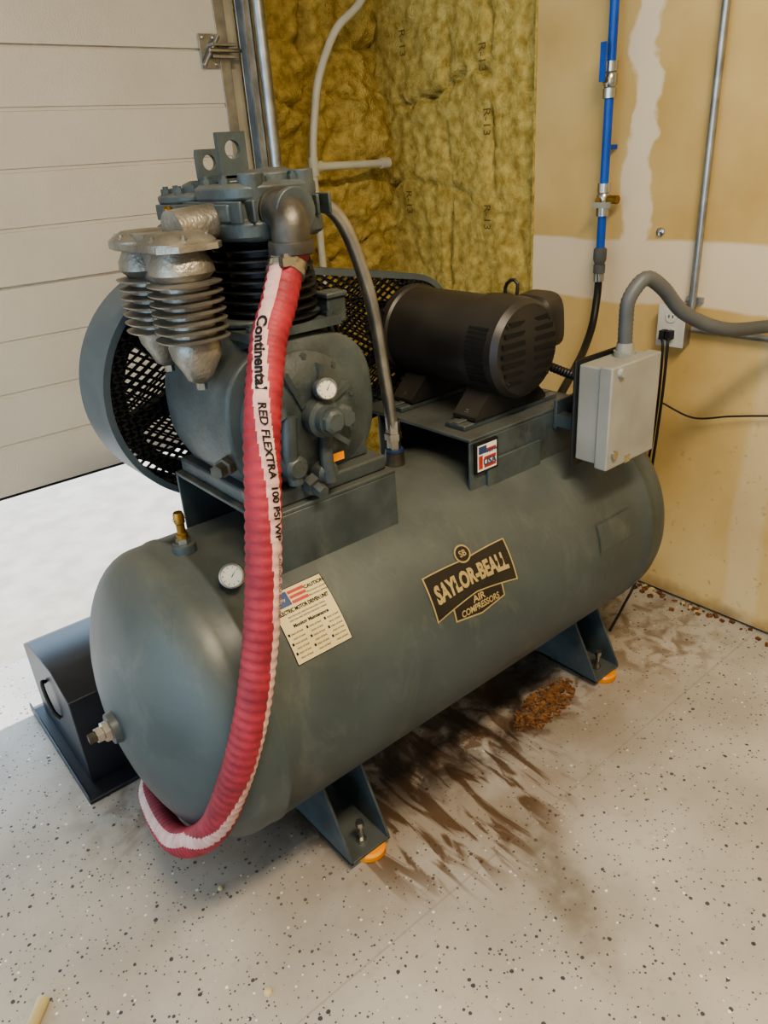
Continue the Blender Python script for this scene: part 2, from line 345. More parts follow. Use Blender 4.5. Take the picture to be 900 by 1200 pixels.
# ---------------- compressor ----------------
ac=empty('air_compressor')
TY,TZ,TR=1.2,.48,.305; TX0,TX1=.262,1.77; HD=.15
prof=[]
for i in range(15):
    a=math.pi/2*i/14; prof.append((max(.001,TR*math.sin(a)),TX0+HD-HD*math.cos(a)))
prof+=[(TR,TX0+HD+.03),(TR+.0025,TX0+HD+.034),(TR+.0025,TX0+HD+.042),(TR,TX0+HD+.046)]
n=20
for i in range(1,n): prof.append((TR,TX0+HD+.046+(TX1-TX0-2*HD-.09)*i/n))
prof+=[(TR,TX1-HD-.046),(TR+.0025,TX1-HD-.042),(TR+.0025,TX1-HD-.034),(TR,TX1-HD-.03)]
for i in range(15):
    a=math.pi/2*(1-i/14); prof.append((max(.001,TR*math.sin(a)),TX1-HD+HD*math.cos(a)))
b=B('tank',ac,[m_tank]); b.lathe(prof,(0,TY,TZ),(1,0,0),seg=96); b.done(smooth=50)
def cyl_pt(x,th,off=0):
    r=TR+off; return Vector((x,TY-r*math.cos(th),TZ+r*math.sin(th)))
def cyl_patch(b,x0,x1,t0,t1,off,m=0,n=8,nx=2):
    v=[];f=[]
    for i in range(n+1):
        for k in range(nx+1): v.append(cyl_pt(x0+(x1-x0)*k/nx,t0+(t1-t0)*i/n,off))
    for i in range(n):
        for k in range(nx):
            a=i*(nx+1)+k; f.append((a,a+1,a+nx+2,a+nx+1))
    b.add(v,f,m)
b=B('tank_data_plate',ac,[m_tank,m_pump]); t0,t1=math.radians(8),math.radians(22)
cyl_patch(b,1.36,1.50,t0,t1,.0015,1); cyl_patch(b,1.363,1.497,t0+.012,t1-.012,.003,0); b.done()
# feet
def foot(X,i):
    b=B(f'foot_{i}',ac,[m_pump]); a,c=X-.055,X+.055
    for x in (a,c-.006):
        for s in (-1,1):
            P=[(TY+s*.235,.022),(TY+s*.235,.034),(TY+s*.13,.235),(TY+s*.02,.20),(TY+s*.02,.022)]
            b.prism(P,'X',x,x+.006)
    b.box((a,TY-.235,.022),(c,TY+.235,.028)); b.box((a,TY-.08,.15),(c,TY+.08,.185)); b.done(bevel=.001)
    b=B(f'foot_bolts_{i}',ac,[m_chrome,m_orange])
    for s in (-1,1):
        y=TY+s*.20
        b.lathe([(.036,0),(.038,.003),(.038,.016),(.032,.0215)],(X+.012,y-.012,0.0),m=1,seg=32)
        b.hexb((X,y,.028),(0,0,1),.012,.01); b.cyl((X,y,.028),(X,y,.085),.006); b.lathe([(.01,.076),(.01,.088)],(X,y,0),seg=6)
    b.done()
foot(.655,1); foot(1.54,2)
# platforms
PZ=.862
b=B('pump_platform',ac,[m_pump])
b.box((.55,1.045,PZ-.008),(.86,1.385,PZ)); b.prism([(.55,PZ-.008),(.86,PZ-.008),(.86,.735),(.55,.735)],'Y',1.045,1.052)
b.box((.55,1.378,.70),(.86,1.385,PZ-.008)); b.done(bevel=.002)
b=B('motor_platform',ac,[m_pump])
b.box((1.07,1.045,PZ-.008),(1.46,1.42,PZ)); 
b.prism([(1.07,PZ-.008),(1.46,PZ-.008),(1.46,.735),(1.07,.735)],'Y',1.045,1.052)
b.box((1.07,1.35,.73),(1.46,1.357,PZ-.008)); b.box((1.35,1.035,PZ-.05),(1.46,1.045,PZ+.02)); b.box((1.12,1.038,.735),(1.30,1.045,.80))
b.done(bevel=.002)
b=B('slide_base',ac,[m_pump,m_chrome])
for y in (1.12,1.33):
    b.box((1.10,y-.03,PZ),(1.42,y+.03,PZ+.012)); b.box((1.10,y-.008,PZ+.012),(1.42,y+.008,PZ+.016))
    for x in (1.15,1.33): b.hexb((x,y-.02,PZ+.012),(0,0,1),.011,.009,1)
b.done(bevel=.002)
# pump crankcase
PX,CZ=.70,1.01
b=B('crankcase',ac,[m_pump])
b.lathe([(.13,0),(.158,.012),(.162,.06),(.163,.14),(.160,.22),(.15,.27),(.12,.285)],(PX,1.085,CZ),(0,1,0),n=2.7,seg=64,sy=.88)
b.box((.562,1.06,PZ),(.85,1.375,PZ+.03)); b.box((.58,1.09,PZ+.03),(.83,1.35,.95))
b.lathe([(.125,0),(.115,.03),(.105,.055),(.118,.06),(.118,.07)],(PX-.005,1.235,1.115),(0,0,1),seg=48,n=2.6,sy=1.15)
b.done(bevel=.008,smooth=40,seg=3)
b=B('bearing_cover',ac,[m_pump,m_iron]); CX=PX-.022
b.lathe([(.118,0),(.118,.014),(.105,.02),(.085,.034),(.06,.038),(.001,.038)],(CX,1.088,CZ),(0,-1,0),seg=56)
for k in range(10):
    a=2*math.pi*k/10+.2; b.hexb((CX+.108*math.cos(a),1.076,CZ+.108*math.sin(a)),(0,-1,0),.008,.006)
b.lathe([(.034,0),(.034,.03),(.026,.034),(.026,.05),(.001,.052)],(CX+.015,1.055,CZ+.005),(0,-1,0),seg=32)
b.lathe([(.022,.0),(.022,.06),(.016,.064)],(CX+.015,1.055,CZ+.005),(0,-1,0),seg=8)
b.lathe([(.024,0),(.024,.018),(.016,.022),(.016,.034)],(CX+.07,1.065,CZ-.01),(0,-1,0),seg=6)
b.sweep([(CX-.045,1.045,CZ+.02),(CX-.055,1.04,CZ-.04),(CX-.05,1.04,CZ-.1)],.014)
b.sweep([(CX+.03,1.05,CZ-.03),(CX+.015,1.035,CZ-.07),(CX+.015,1.03,CZ-.115)],.013)
b.lathe([(.022,0),(.022,.03),(.016,.036)],(CX-.05,1.06,CZ-.07),(0,-1,0),seg=24)
b.lathe([(.022,0),(.022,.028),(.016,.034)],(CX+.015,1.06,CZ-.10),(0,-1,0),seg=24)
b.lathe([(.018,0),(.018,.02),(.013,.02),(.013,.05)],(CX-.06,1.06,CZ+.03),(-.5,-1,.2),seg=6)
b.lathe([(.02,0),(.02,.02),(.012,.02),(.012,.04)],(CX-.01,1.055,CZ-.115),(0,-1,-.3),seg=6)
for a in (.5,1.2,2.0,5.6): 
    R=Matrix.Rotation(-a,3,'Y'); b.box((CX+.03,1.045,CZ-.005),(CX+.1,1.07,CZ+.005),rot=R,piv=(CX,1.055,CZ))
b.done(smooth=30)
b=B('side_fittings',ac,[m_pump,m_iron])
b.lathe([(.026,0),(.026,.014),(.018,.016),(.018,.034)],(.60,1.088,.925),(-.3,-1,0),seg=6,m=0)
b.lathe([(.018,0),(.018,.02),(.013,.022),(.013,.04)],(.545,1.12,.95),(-1,-.5,0),seg=6,m=1)
b.lathe([(.016,0),(.016,.02)],(.56,1.09,.9),(-.3,-1,0),seg=6,m=1); b.done()
def gauge(name,p,ax,r):
    b=B(name,ac,[m_steel,m_glass,m_dark]); R=basis(ax)
    b.lathe([(r*.9,-.02),(r,-.018),(r,.004),(r*.88,.006),(r*.86,.002)],p,ax,seg=36)
    b.lathe([(r*.86,.0),(r*.86,.0025)],p,ax,m=1,seg=36)
    o=Vector(p)
    for k in range(9):
        a=math.radians(-225+k*33.75)-math.pi/2
        q=[Vector((math.cos(a+d)*r*q_,math.sin(a+d)*r*q_,.003)) for d,q_ in ((-.03,.6),(.03,.6),(.03,.76),(-.03,.76))]
        b.add([o+R@x for x in q],[(0,1,2,3)],2)
    q=[Vector(x) for x in ((-.001,-.1*r,.0035),(.001,-.1*r,.0035),(.4*r,.5*r,.0035))]; b.add([o+R@x for x in q],[(0,1,2)],2)
    b.cyl(o-R@Vector((0,0,.018)),o-R@Vector((0,0,.055)),.008)
    b.done()
gauge('oil_gauge',(PX-.002,1.02,1.068),(-.25,-1,.25),.019)
gauge('tank_gauge',(.478,1.045,.782),(-.5,-.8,.5),.022)
# finned cylinders
b=B('cylinders',ac,[m_black,m_pump])
for y in (1.165,1.305):
    prof=[(.07,1.165)]
    z=1.175
    while z<1.305:
        prof+=[(.062,z),(.085,z+.003),(.085,z+.006),(.062,z+.009)]; z+=.0165
    prof+=[(.07,1.315)]
    b.lathe(prof,(PX-.005,y,0),seg=44)
b.box((PX-.1,1.085,1.155),(PX+.09,1.38,1.17),1)
for y in (1.1,1.235,1.37):
    for x in (PX-.085,PX+.075): b.hexb((x,y,1.17),(0,0,1),.009,.008,1)
b.done(smooth=35)
b=B('cylinder_head',ac,[m_pump])
b.lathe([(.090,1.312),(.094,1.318),(.094,1.338),(.086,1.343),(.082,1.368),(.088,1.374),(.088,1.39),(.08,1.396)],(PX-.005,1.165,0),n=3.4,seg=48)
b.lathe([(.08,1.312),(.085,1.318),(.085,1.332),(.075,1.337),(.071,1.365),(.076,1.371),(.076,1.38),(.067,1.384)],(PX-.02,1.315,0),n=3,seg=48)
b.lathe([(.05,0),(.048,.014),(.03,.020),(.001,.022)],(PX+.02,1.16,1.394),seg=32)
b.lathe([(.038,0),(.036,.014),(.02,.02)],(PX-.02,1.32,1.382),seg=32)
b.lathe([(.032,0),(.032,.05),(.036,.052),(.036,.065)],(PX-.02,1.09,1.352),(0,-1,0),seg=28)
for dx in (-.05,.045): b.lathe([(.02,0),(.02,.1)],(PX+dx,1.10,1.31),(0,0,1),seg=20)
for a in range(8):
    x=PX-.09+.024*a
    b.box((x-.003,1.07,1.34),(x+.003,1.26,1.372))
b.box((PX-.098,1.10,1.342),(PX-.088,1.36,1.368))
b.done(bevel=.002,smooth=35)
b=B('head_bolts',ac,[m_pump,m_brass])
for (cx,cy,rr,n_,z) in ((PX-.005,1.165,.072,8,1.392),(PX-.02,1.315,.062,8,1.38)):
    for k in range(n_):
        a=2*math.pi*(k+.5)/n_; w_=1/((abs(math.cos(a))**4+abs(math.sin(a))**4)**.25)
        b.hexb((cx+rr*w_*math.cos(a),cy+rr*w_*math.sin(a),z),(0,0,1),.009,.012)
b.lathe([(.006,0),(.006,.015),(.008,.015),(.008,.024),(.005,.028)],(.575,1.25,1.340),seg=16,m=1)
b.done()
def lug(name,x,y,z,w_,h):
    b=B(name,ac,[m_pump]); r=w_*.27
    v=[];f=[];hc=h*.62
    for k in range(24):
        a=2*math.pi*k/24; c,s_=math.cos(a),math.sin(a)
        tx=(w_/2)/max(abs(c),1e-6); ty=((h-hc) if s_>0 else hc)/max(abs(s_),1e-6); t=min(tx,ty)
        for yy in (-.005,.005):
            v.append((x+c*r,y+yy,z+hc+s_*r)); v.append((x+c*t,y+yy,z+hc+s_*t))
    for k in range(24):
        a=k*4; q=((k+1)%24)*4
        f+=[(a,a+1,q+1,q),(a+2,q+2,q+3,a+3),(a,q,q+2,a+2),(a+1,a+3,q+3,q+1)]
    b.add(v,f); b.box((x-w_/2,y-.005,z-.004),(x+w_/2,y+.03,z+.004)); b.done(smooth=30)
lug('lifting_lug_1',PX-.028,1.185,1.403,.052,.068); lug('lifting_lug_2',PX-.025,1.275,1.395,.046,.055)
# intercooler: twin finned barrels, smooth shoulders under a shared flanged cap
ic=[(.527,1.135,.049,1.15),(.53,1.262,.049,1.16)]
b=B('intercooler',ac,[m_alum])
for i,(x,y,r,zb) in enumerate(ic):
    prof=[(.012,zb-.05),(.020,zb-.045),(.026,zb-.03),(.038,zb-.008),(r*.84,zb+.010)]
    z=1.170
    while z<1.266:
        prof+=[(r*.76,z),(r*1.13,z+.0030),(r*1.16,z+.0055),(r*.76,z+.009)]; z+=.0142
        if i==0:
            for k in range(7):
                y0=y+(ic[1][1]-y)*k/7; y1=y+(ic[1][1]-y)*(k+1)/7; wd_=.044-.012*math.sin(math.pi*(k+.5)/7)
                b.box((x-wd_,y0,z-.0112),(x+wd_,y1,z-.0085))
    prof+=[(r*.88,1.270),(r*1.0,1.276),(r*.96,1.290),(r*.80,1.304),(r*.76,1.312)]
    b.lathe(prof,(x,y,0),n=2.5,seg=48)
    b.lathe([(r*1.02,1.308),(r*1.12,1.312),(r*1.12,1.322),(r*.98,1.328),(r*.7,1.336),(.001,1.338)],(x,y,0),n=3,seg=40)
b.prism([(.475,1.10),(.50,1.075),(.565,1.075),(.585,1.10),(.59,1.29),(.565,1.315),(.50,1.315),(.478,1.29)],'Z',1.310,1.319)
b.box((.495,1.12,1.319),(.575,1.28,1.334)); b.box((.505,1.15,1.17),(.555,1.25,1.31))
b.lathe([(.032,0),(.028,.08)],(.53,1.15,1.335),(1,.1,.1),seg=24)
for x,y,r,zb in ic:
    for k in range(6):
        a=k*math.pi/3+.3; b.hexb((x+r*.97*math.cos(a),y+r*.97*math.sin(a),1.324),(0,0,1),.006,.005)
b.done(bevel=.0,smooth=40)
b=B('intercooler_plugs',ac,[m_chrome])
for x,y,r,zb in ic: b.lathe([(.009,0),(.009,.014)],(x,y,zb-.062),seg=6)
b.done()
# elbow + hose fitting
b=B('intake_elbow',ac,[m_iron])
b.sweep([(PX-.02,1.10,1.352),(PX-.024,1.055,1.354),(PX-.032,1.030,1.338),(PX-.036,1.025,1.305)],.030,seg=24,step=.006)
b.lathe([(.035,0),(.035,.016)],(PX-.02,1.075,1.353),(0,1,0),seg=28)
b.lathe([(.035,0),(.036,.004),(.036,.018),(.032,.02)],(PX-.036,1.026,1.312),(0,.03,-1),seg=28); b.done(smooth=40)
# discharge pipe
b=B('discharge_pipe',ac,[m_steel,m_chrome,m_lblue,m_iron])
b.sweep([(.77,1.2,1.345),(.81,1.2,1.352),(.865,1.2,1.342),(.905,1.2,1.295),(.94,1.2,1.2),(.962,1.205,1.12),(.982,1.21,.99),(1.0,1.215,.86)],.0135,seg=18)
b.lathe([(.017,0),(.017,.03),(.020,.03),(.020,.045),(.016,.045),(.016,.07)],(1.0,1.215,.89),(0,0,-1),m=1,seg=6)
b.lathe([(.021,0),(.021,.006)],(1.0,1.215,.822),(0,0,-1),m=2,seg=24); b.lathe([(.022,0),(.024,.03)],(1.0,1.215,.815),(0,0,-1),m=3,seg=24)
b.lathe([(.022,0),(.022,.03),(.017,.03),(.017,.045)],(.755,1.2,1.344),(1,0,0),m=3,seg=6); b.done()
b=B('unloader_lines',ac,[m_black,m_brass,m_pump])
b.sweep([(.80,1.2,1.30),(.81,1.2,1.25),(.815,1.2,1.20),(.86,1.3,1.05),(.9,1.33,.9)],.006)
b.lathe([(.009,0),(.009,.018)],(.80,1.2,1.325),(0,0,-1),m=1,seg=6)
b.box((.77,1.095,1.155),(.81,1.13,1.20),2); b.box((.767,1.09,1.2),(.813,1.135,1.21),2)
b.sweep([(.785,1.115,1.165),(.788,1.113,1.10),(.79,1.11,1.01)],.006,m=2); b.sweep([(.80,1.12,1.165),(.81,1.118,1.08),(.815,1.115,.99)],.005,m=0)
b.done(bevel=.003)
# belt guard
c1=(.708,.998,.250); c2=(1.27,.995,.155)
def hull(s=0):
    (x1,z1,r1),(x2,z2,r2)=c1,c2; r1+=s; r2+=s; d=math.hypot(x2-x1,z2-z1); base=math.atan2(z2-z1,x2-x1); a=math.acos((r1-r2)/d)
    P=[]
    for k in range(49):
        t=base+a+(2*math.pi-2*a)*k/48; P.append((x1+r1*math.cos(t),z1+r1*math.sin(t)))
    for k in range(25):
        t=base-a+2*a*k/24; P.append((x2+r2*math.cos(t),z2+r2*math.sin(t)))
    return P
GY0,GY1=1.44,1.575
O=hull(0); I=hull(-.006); F=hull(-.014)
b=B('belt_guard_rim',ac,[m_guard]); n=len(O)
def strip(A,ya,Bp,yb):
    v=[(x,ya,z) for x,z in A]+[(x,yb,z) for x,z in Bp]; f=[(i,(i+1)%n,(i+1)%n+n,i+n) for i in range(n)]; b.add(v,f)
strip(O,GY0,O,GY1); strip(I,GY0+.003,I,GY1-.003); strip(O,GY0,F,GY0); strip(F,GY0,F,GY0+.003); strip(F,GY0+.003,I,GY0+.003)
strip(O,GY1,F,GY1); strip(F,GY1,F,GY1-.003); strip(F,GY1-.003,I,GY1-.003)
b.done(smooth=30)
b=B('belt_guard_mesh',ac,[m_black]); poly=hull(-.01)
def clip(p,d):
    t0,t1=-1e9,1e9; m=len(poly); cx=sum(q[0] for q in poly)/m; cz=sum(q[1] for q in poly)/m
    for i in range(m):
        a,c=poly[i],poly[(i+1)%m]; nx,nz=(c[1]-a[1]),-(c[0]-a[0])
        if (cx-a[0])*nx+(cz-a[1])*nz>0: nx,nz=-nx,-nz
        den=d[0]*nx+d[1]*nz; num=(a[0]-p[0])*nx+(a[1]-p[1])*nz
        if abs(den)<1e-9:
            if num<0: return None
            continue
        t=num/den
        if den>0: t1=min(t1,t)
        else: t0=max(t0,t)
    return (t0,t1) if t1>t0 else None
for y in (GY0+.002,GY1-.004):
    for sgn in (1,-1):
        ang=math.radians(32)*sgn; d=(math.cos(ang),math.sin(ang)); nn=(-d[1],d[0]); k=-60
        while k<60:
            p=(.95+nn[0]*k*.0165,1.0+nn[1]*k*.0165); c=clip(p,d)
            if c:
                a0=(p[0]+d[0]*c[0],p[1]+d[1]*c[0]); a1=(p[0]+d[0]*c[1],p[1]+d[1]*c[1]); w_=.0024
                v=[]
                for q in (a0,a1):
                    for (s1,yy) in ((-w_,y),(w_,y),(w_,y+.002),(-w_,y+.002)): v.append((q[0]+nn[0]*s1,yy,q[1]+nn[1]*s1))
                b.add(v,[(0,1,5,4),(1,2,6,5),(2,3,7,6),(3,0,4,7)])
            k+=1
b.done()
b=B('flywheel',ac,[m_black])
b.lathe([(.185,0),(.215,.002),(.215,.012),(.20,.022),(.215,.032),(.20,.042),(.215,.052),(.215,.06),(.185,.062),(.185,0)],(PX,1.475,1.0),(0,1,0),seg=64,cap=False)
b.lathe([(.045,-.11),(.045,.07)],(PX,1.475,1.0),(0,1,0),seg=24)
for k in range(6):
    a=2*math.pi*k/6+.3; R=Matrix.Rotation(-a,3,'Y')
    b.box((PX+.03,1.49,1.0-.018),(PX+.19,1.52,1.0+.018),rot=R,piv=(PX,1.5,1.0))
b.done(smooth=35)
b=B('motor_pulley',ac,[m_black]); b.lathe([(.06,0),(.06,.01),(.045,.02),(.06,.03),(.045,.04),(.06,.05),(.06,.06)],(1.25,1.475,1.02),(0,1,0)); b.cyl((1.25,1.44,1.02),(1.25,1.48,1.02),.016); b.done()
b=B('drive_belts',ac,[m_rubber])
sv=(c1,c2); c1=(PX,1.0,.214); c2=(1.25,1.02,.057); O2=hull(0); I2=hull(-.01); n=len(O2)
for y in (1.492,1.512):
    v=[(x,y,z) for x,z in O2]+[(x,y+.012,z) for x,z in O2]+[(x,y,z) for x,z in I2]+[(x,y+.012,z) for x,z in I2]
    f=[]
    for i in range(n):
        j=(i+1)%n; f+=[(i,j,j+n,i+n),(i+2*n,i+3*n,j+3*n,j+2*n),(i,i+2*n,j+2*n,j),(i+n,j+n,j+3*n,i+3*n)]
    b.add(v,f)
b.done(); c1,c2=sv
# motor
MX,MZ,MR=1.25,1.020,.106
b=B('motor',ac,[m_motor,m_dark,m_chrome])
b.lathe([(.03,1.452),(.075,1.448),(.1,1.43),(.112,1.415),(.112,1.395),(MR,1.39),(MR,1.15),(.112,1.147),(.112,1.13),(.111,1.08),(.108,1.055),(.098,1.042),(.07,1.038),(.04,1.036),(.001,1.035)],(MX,0,MZ),seg=72,R=Matrix(((1,0,0),(0,0,1),(0,-1,0))))
for row in (-3,-2,-1,0,1,2,3):
    for s in (-1,1):
        z=MZ+row*.021; x0=.016; x1=math.sqrt(max(0,.088**2-(row*.021)**2))
        if x1>x0+.015:
            ya=1.0345+ (abs(row)*.0014)
            b.box((MX+(x0 if s>0 else -x1),ya-.001,z-.005),(MX+(x1 if s>0 else -x0),ya+.012,z+.005),1)
for k in range(-6,7):
    for s in (math.pi,0):
        a=s+k*.09; R=Matrix.Rotation(-a,3,'Y')
        b.box((MX+.100,1.07,MZ-.0035),(MX+.1122,1.125,MZ+.0035),1,rot=R,piv=(MX,1.09,MZ))
        b.box((MX+.104,1.405,MZ-.0035),(MX+.1128,1.425,MZ+.0035),1,rot=R,piv=(MX,1.41,MZ))
for y in (1.12,1.33):
    b.prism([(MX-.12,PZ+.016),(MX+.12,PZ+.016),(MX+.12,PZ+.024),(MX+.07,MZ-.085),(MX-.07,MZ-.085),(MX-.12,PZ+.024)],'Y',y-.035,y+.035)
    for x in (MX-.105,MX+.105): b.hexb((x,y,PZ+.024),(0,0,1),.01,.008,2)
for a in (.7,2.4,3.9,5.5): b.hexb((MX+.09*math.cos(a),1.045,MZ+.09*math.sin(a)),(0,-1,0),.006,.005)
b.done(smooth=30)
b=B('motor_conduit_box',ac,[m_motor]); b.lathe([(.05,0),(.058,.01),(.058,.055),(.05,.066),(.001,.068)],(MX+.095,1.12,MZ+.03),(1,0,.1),n=4,seg=40,sy=1.1)
b.sweep([(MX+.05,1.12,MZ+.09),(MX+.05,1.115,MZ+.125),(MX+.05,1.13,MZ+.135),(MX+.05,1.15,MZ+.12),(MX+.05,1.15,MZ+.09)],.004)
b.done(smooth=40)
b=B('motor_lead_conduit',ac,[m_rubber]); b.sweep([(MX+.13,1.14,MZ-.03),(MX+.15,1.12,MZ-.07),(1.42,1.08,.93),(1.43,1.03,.92)],lambda u,i:.010+.0015*(i%2),step=.004); b.done()
b=B('relief_valve',ac,[m_brass,m_chrome,m_pump])
p=Vector((.462,1.19,.790)); b.lathe([(.024,-.02),(.021,.010)],p,(0,0,1),m=2); 
b.lathe([(.011,.01),(.011,.03),(.008,.032),(.008,.05),(.010,.052),(.010,.068),(.008,.073)],p,m=0,seg=20)
b.lathe([(.014,.008),(.014,.022)],p,m=1,seg=6); b.cyl(p+Vector((-.012,0,.060)),p+Vector((.012,0,.060)),.003,m=1); b.done()
b=B('head_plug',ac,[m_iron,m_tank,m_chrome]); b.lathe([(.034,-.010),(.030,.012)],(TX0,TY,TZ),(-1,0,0),m=1)
b.lathe([(.021,.0),(.021,.024),(.015,.026),(.015,.038)],(TX0,TY,TZ),(-1,0,0),m=2,seg=6); b.lathe([(.010,.038),(.010,.052)],(TX0,TY,TZ),(-1,0,0),seg=4,m=0); b.done()
# -------- decals on tank ----------
def deg(a): return math.radians(a)
def decal(b,pts_or_vf,xc,thc,rot,off,m,sc=1):
    v,f=pts_or_vf; ca,sa=math.cos(rot),math.sin(rot)
    b.add([cyl_pt(xc+(x*ca-y*sa)*sc,thc+(x*sa+y*ca)*sc/TR,off) for x,y in v],f,m)
def grid_poly(x0,x1,f_lo,f_hi,nx=24,ny=8):
    v=[];f=[]
    for i in range(nx+1):
        x=x0+(x1-x0)*i/nx
        for j in range(ny+1): v.append((x,f_lo(x)+(f_hi(x)-f_lo(x))*j/ny))
    for i in range(nx):
        for j in range(ny):
            a=i*(ny+1)+j; f.append((a,a+ny+1,a+ny+2,a+1))
    return v,f
BADGE=(.952,deg(28.5),0.0)
b=B('maker_badge',ac,[m_bblack,m_gold])
def bd(vf,off,m): decal(b,vf,BADGE[0],BADGE[1],BADGE[2],off,m,.93)
arc=lambda x:.006-.45*x*x
W=.125
def rect(x0,y0,x1,y1,nx=10,ny=6): return grid_poly(x0,x1,lambda x:y0,lambda x:y1,nx,ny)
bd(grid_poly(-.079,.079,lambda x:-.092+abs(x)*.15,lambda x:-.02),.0012,1); bd(grid_poly(-.075,.075,lambda x:-.088+abs(x)*.15,lambda x:-.02),.0016,0)
bd(grid_poly(-W-.004,W+.004,lambda x:-.042+arc(x)-.004-.10*abs(x),lambda x:.032+arc(x)+.002+.08*abs(x)),.0018,1)
bd(grid_poly(-W,W,lambda x:-.039+arc(x)-.004-.10*abs(x),lambda x:.029+arc(x)+.002+.08*abs(x)),.0022,0)
bd(([(0,.052)]+[(.023*math.cos(t*math.pi/12),.052+.021*math.sin(t*math.pi/12)) for t in range(24)],[(0,i+1,(i+1)%24+1) for i in range(24)]),.0025,1)
bd(([(0,.052)]+[(.019*math.cos(t*math.pi/12),.052+.017*math.sin(t*math.pi/12)) for t in range(24)],[(0,i+1,(i+1)%24+1) for i in range(24)]),.0028,0)
v,f=text2d('SB',.02,bold=.0004); bd(([(x,y+.052) for x,y in v],f),.0031,1)
v,f=text2d('SAYLOR-BEALL',.048,sx=.70,bold=.0022); bd(([(x,y*(1+abs(x)*1.2)+arc(x)-.008) for x,y in v],f),.0027,1)
v,f=text2d('AIR',.022,sx=1.1,bold=.0006); bd(([(x,y-.052) for x,y in v],f),.0027,1)
v,f=text2d('COMPRESSORS',.021,sx=.85,bold=.0006); bd(([(x,y-.071) for x,y in v],f),.0027,1)
b.done()
LAB=(.580,deg(41.5),0)
b=B('caution_label',ac,[m_label,m_dark,m_lred,m_lblue])
def ld(vf,off,m): decal(b,vf,LAB[0],LAB[1],LAB[2],off,m,.97)
ld(rect(-.062,-.07,.062,.07),.001,1); ld(rect(-.0605,-.0685,.0605,.0685),.0014,0)
ld(rect(-.058,.036,-.02,.064),.0018,3); v,f=text2d('Safety',.009); 
ld(([(x-.039,y+.05) for x,y in v],f),.0022,0)
for i in range(3): ld(rect(-.018,.036+i*.010,.018,.042+i*.010,4,2),.0018,2)
def tl(t,x,y,s,bold=0,sx=1):
    v,f=text2d(t,s,sx=sx,bold=bold); ld(([(p+x,q+y) for p,q in v],f),.0019,1)
tl('CAUTION',.04,.056,.010,.0003); 
for i in range(2): tl('disconnect power',.04,.046-i*.008,.006)
tl('ELECTRIC MOTOR DRIVEN UNIT',0,.026,.0105,.0004,.72)
for i in range(2): tl('start here and read the instruction manual',0,.016-i*.007,.006,0,.8)
tl('Monitor Maintenance',0,-.002,.009,.0003)
for c_ in range(3):
    for i in range(6):
        tl('check oil level',-.038+c_*.04,-.014-i*.009,.0058,0,.8); 
        if i%2==0: ld(rect(-.057+c_*.04,-.016-i*.009,-.053+c_*.04,-.011-i*.009,1,1),.0019,1)
b.done()
b=B('flag_sticker',ac,[m_white,m_lred,m_lblue,m_dark])
b.box((1.085,1.0363,.785),(1.145,1.0372,.845)); b.box((1.08,1.037,.78),(1.15,1.0455,.85),3)
for i in range(3): b.box((1.105,1.0357,.790+i*.018),(1.142,1.0364,.798+i*.018),1)
b.box((1.088,1.0355,.825),(1.112,1.0362,.842),2); b.box((1.088,1.0357,.790),(1.10,1.0363,.821),1)
v,f=text2d('USA',.022,bold=.0008); b.add([(1.122+x,1.0353,.803+y) for x,y in v],f,2); v,f=text2d('MADE IN',.009,bold=.0004); b.add([(1.127+x,1.0353,.827+y) for x,y in v],f,2)
b.done()
b=B('oil_tag',ac,[m_label,m_orange]); b.box((.715,1.048,.92),(.742,1.0495,.935),1); b.done()
# ---------------- red hose ----------------
hs=empty('rubber_hose')
HP=[(.666,1.027,1.300),(.654,1.03,1.275),(.615,1.005,1.225),(.572,.98,1.172),(.515,.93,1.07),(.480,.90,.953),(.447,.88,.827),(.418,.875,.717),(.386,.875,.617),(.350,.90,.497),(.318,.965,.357),(.295,1.09,.240),(.308,1.25,.175),(.350,1.40,.12),(.45,1.5,.07),(.62,1.56,.05)]
CK=[(0,.75),(.08,.6),(.14,.15),(.20,-.55),(.26,-.9),(.34,-1.1),(.44,-1.3),(.52,-.3),(.60,1.5),(1,1.7)]
def cfun(u):
    for (a,c),(b_,d) in zip(CK,CK[1:]):
        if u<=b_: return c+(d-c)*(u-a)/(b_-a)
    return 1.7
SW=.44
def stripe(u,k,seg):
    a=2*math.pi*(k+.5)/seg; d=(a-cfun(u)+math.pi)%(2*math.pi)-math.pi
    return 1 if abs(d)<SW else 0
b=B('hose_body',hs,[m_red,m_cream])
fr,L=b.sweep(HP,lambda u,i:.0266+(.0,.0014,.0022,.0014)[i%4],seg=60,step=.0042,stripe=stripe); b.done(smooth=60)
b=B('hose_print',hs,[m_dark])
def htext(t,s0,size,bold=0):
    v,f=text2d(t,size,bold=bold); x0=min(p[0] for p in v); out=[]
    for x,y in v:
        s=s0+(x-x0); q=s/L*(len(fr)-1); i=int(q); t_=q-i; P=fr[i][0].lerp(fr[i+1][0],t_); N=fr[i][2]; Bn=fr[i][3]
        a2=cfun(s/L)-y/.029; out.append(P+(N*math.cos(a2)+Bn*math.sin(a2))*.0295)
    b.add(out,f); return s0+max(p[0] for p in v)-x0
e=htext("Continental",.135,.024,.0008); e=htext("RED FLEXTRA  100 PSI WP",e+.02,.017,.0004); htext('CAUTION: DO NOT USE',e+.02,.009)
b.done()
b=B('hose_clamps',hs,[m_chrome])
for q in (.022,.040):
    i=int(q/L*(len(fr)-1)); p,T,N,Bn=fr[i]; b.lathe([(.0290,-.006),(.031,-.005),(.031,.005),(.0290,.006)],p,T,seg=36)
    b.box(p+N*.03-Vector((.012,.006,.006)),p+N*.03+Vector((.012,.006,.006)))
p,T,N,Bn=fr[0]; b.cyl(p,p-T*.02,.026); b.done()
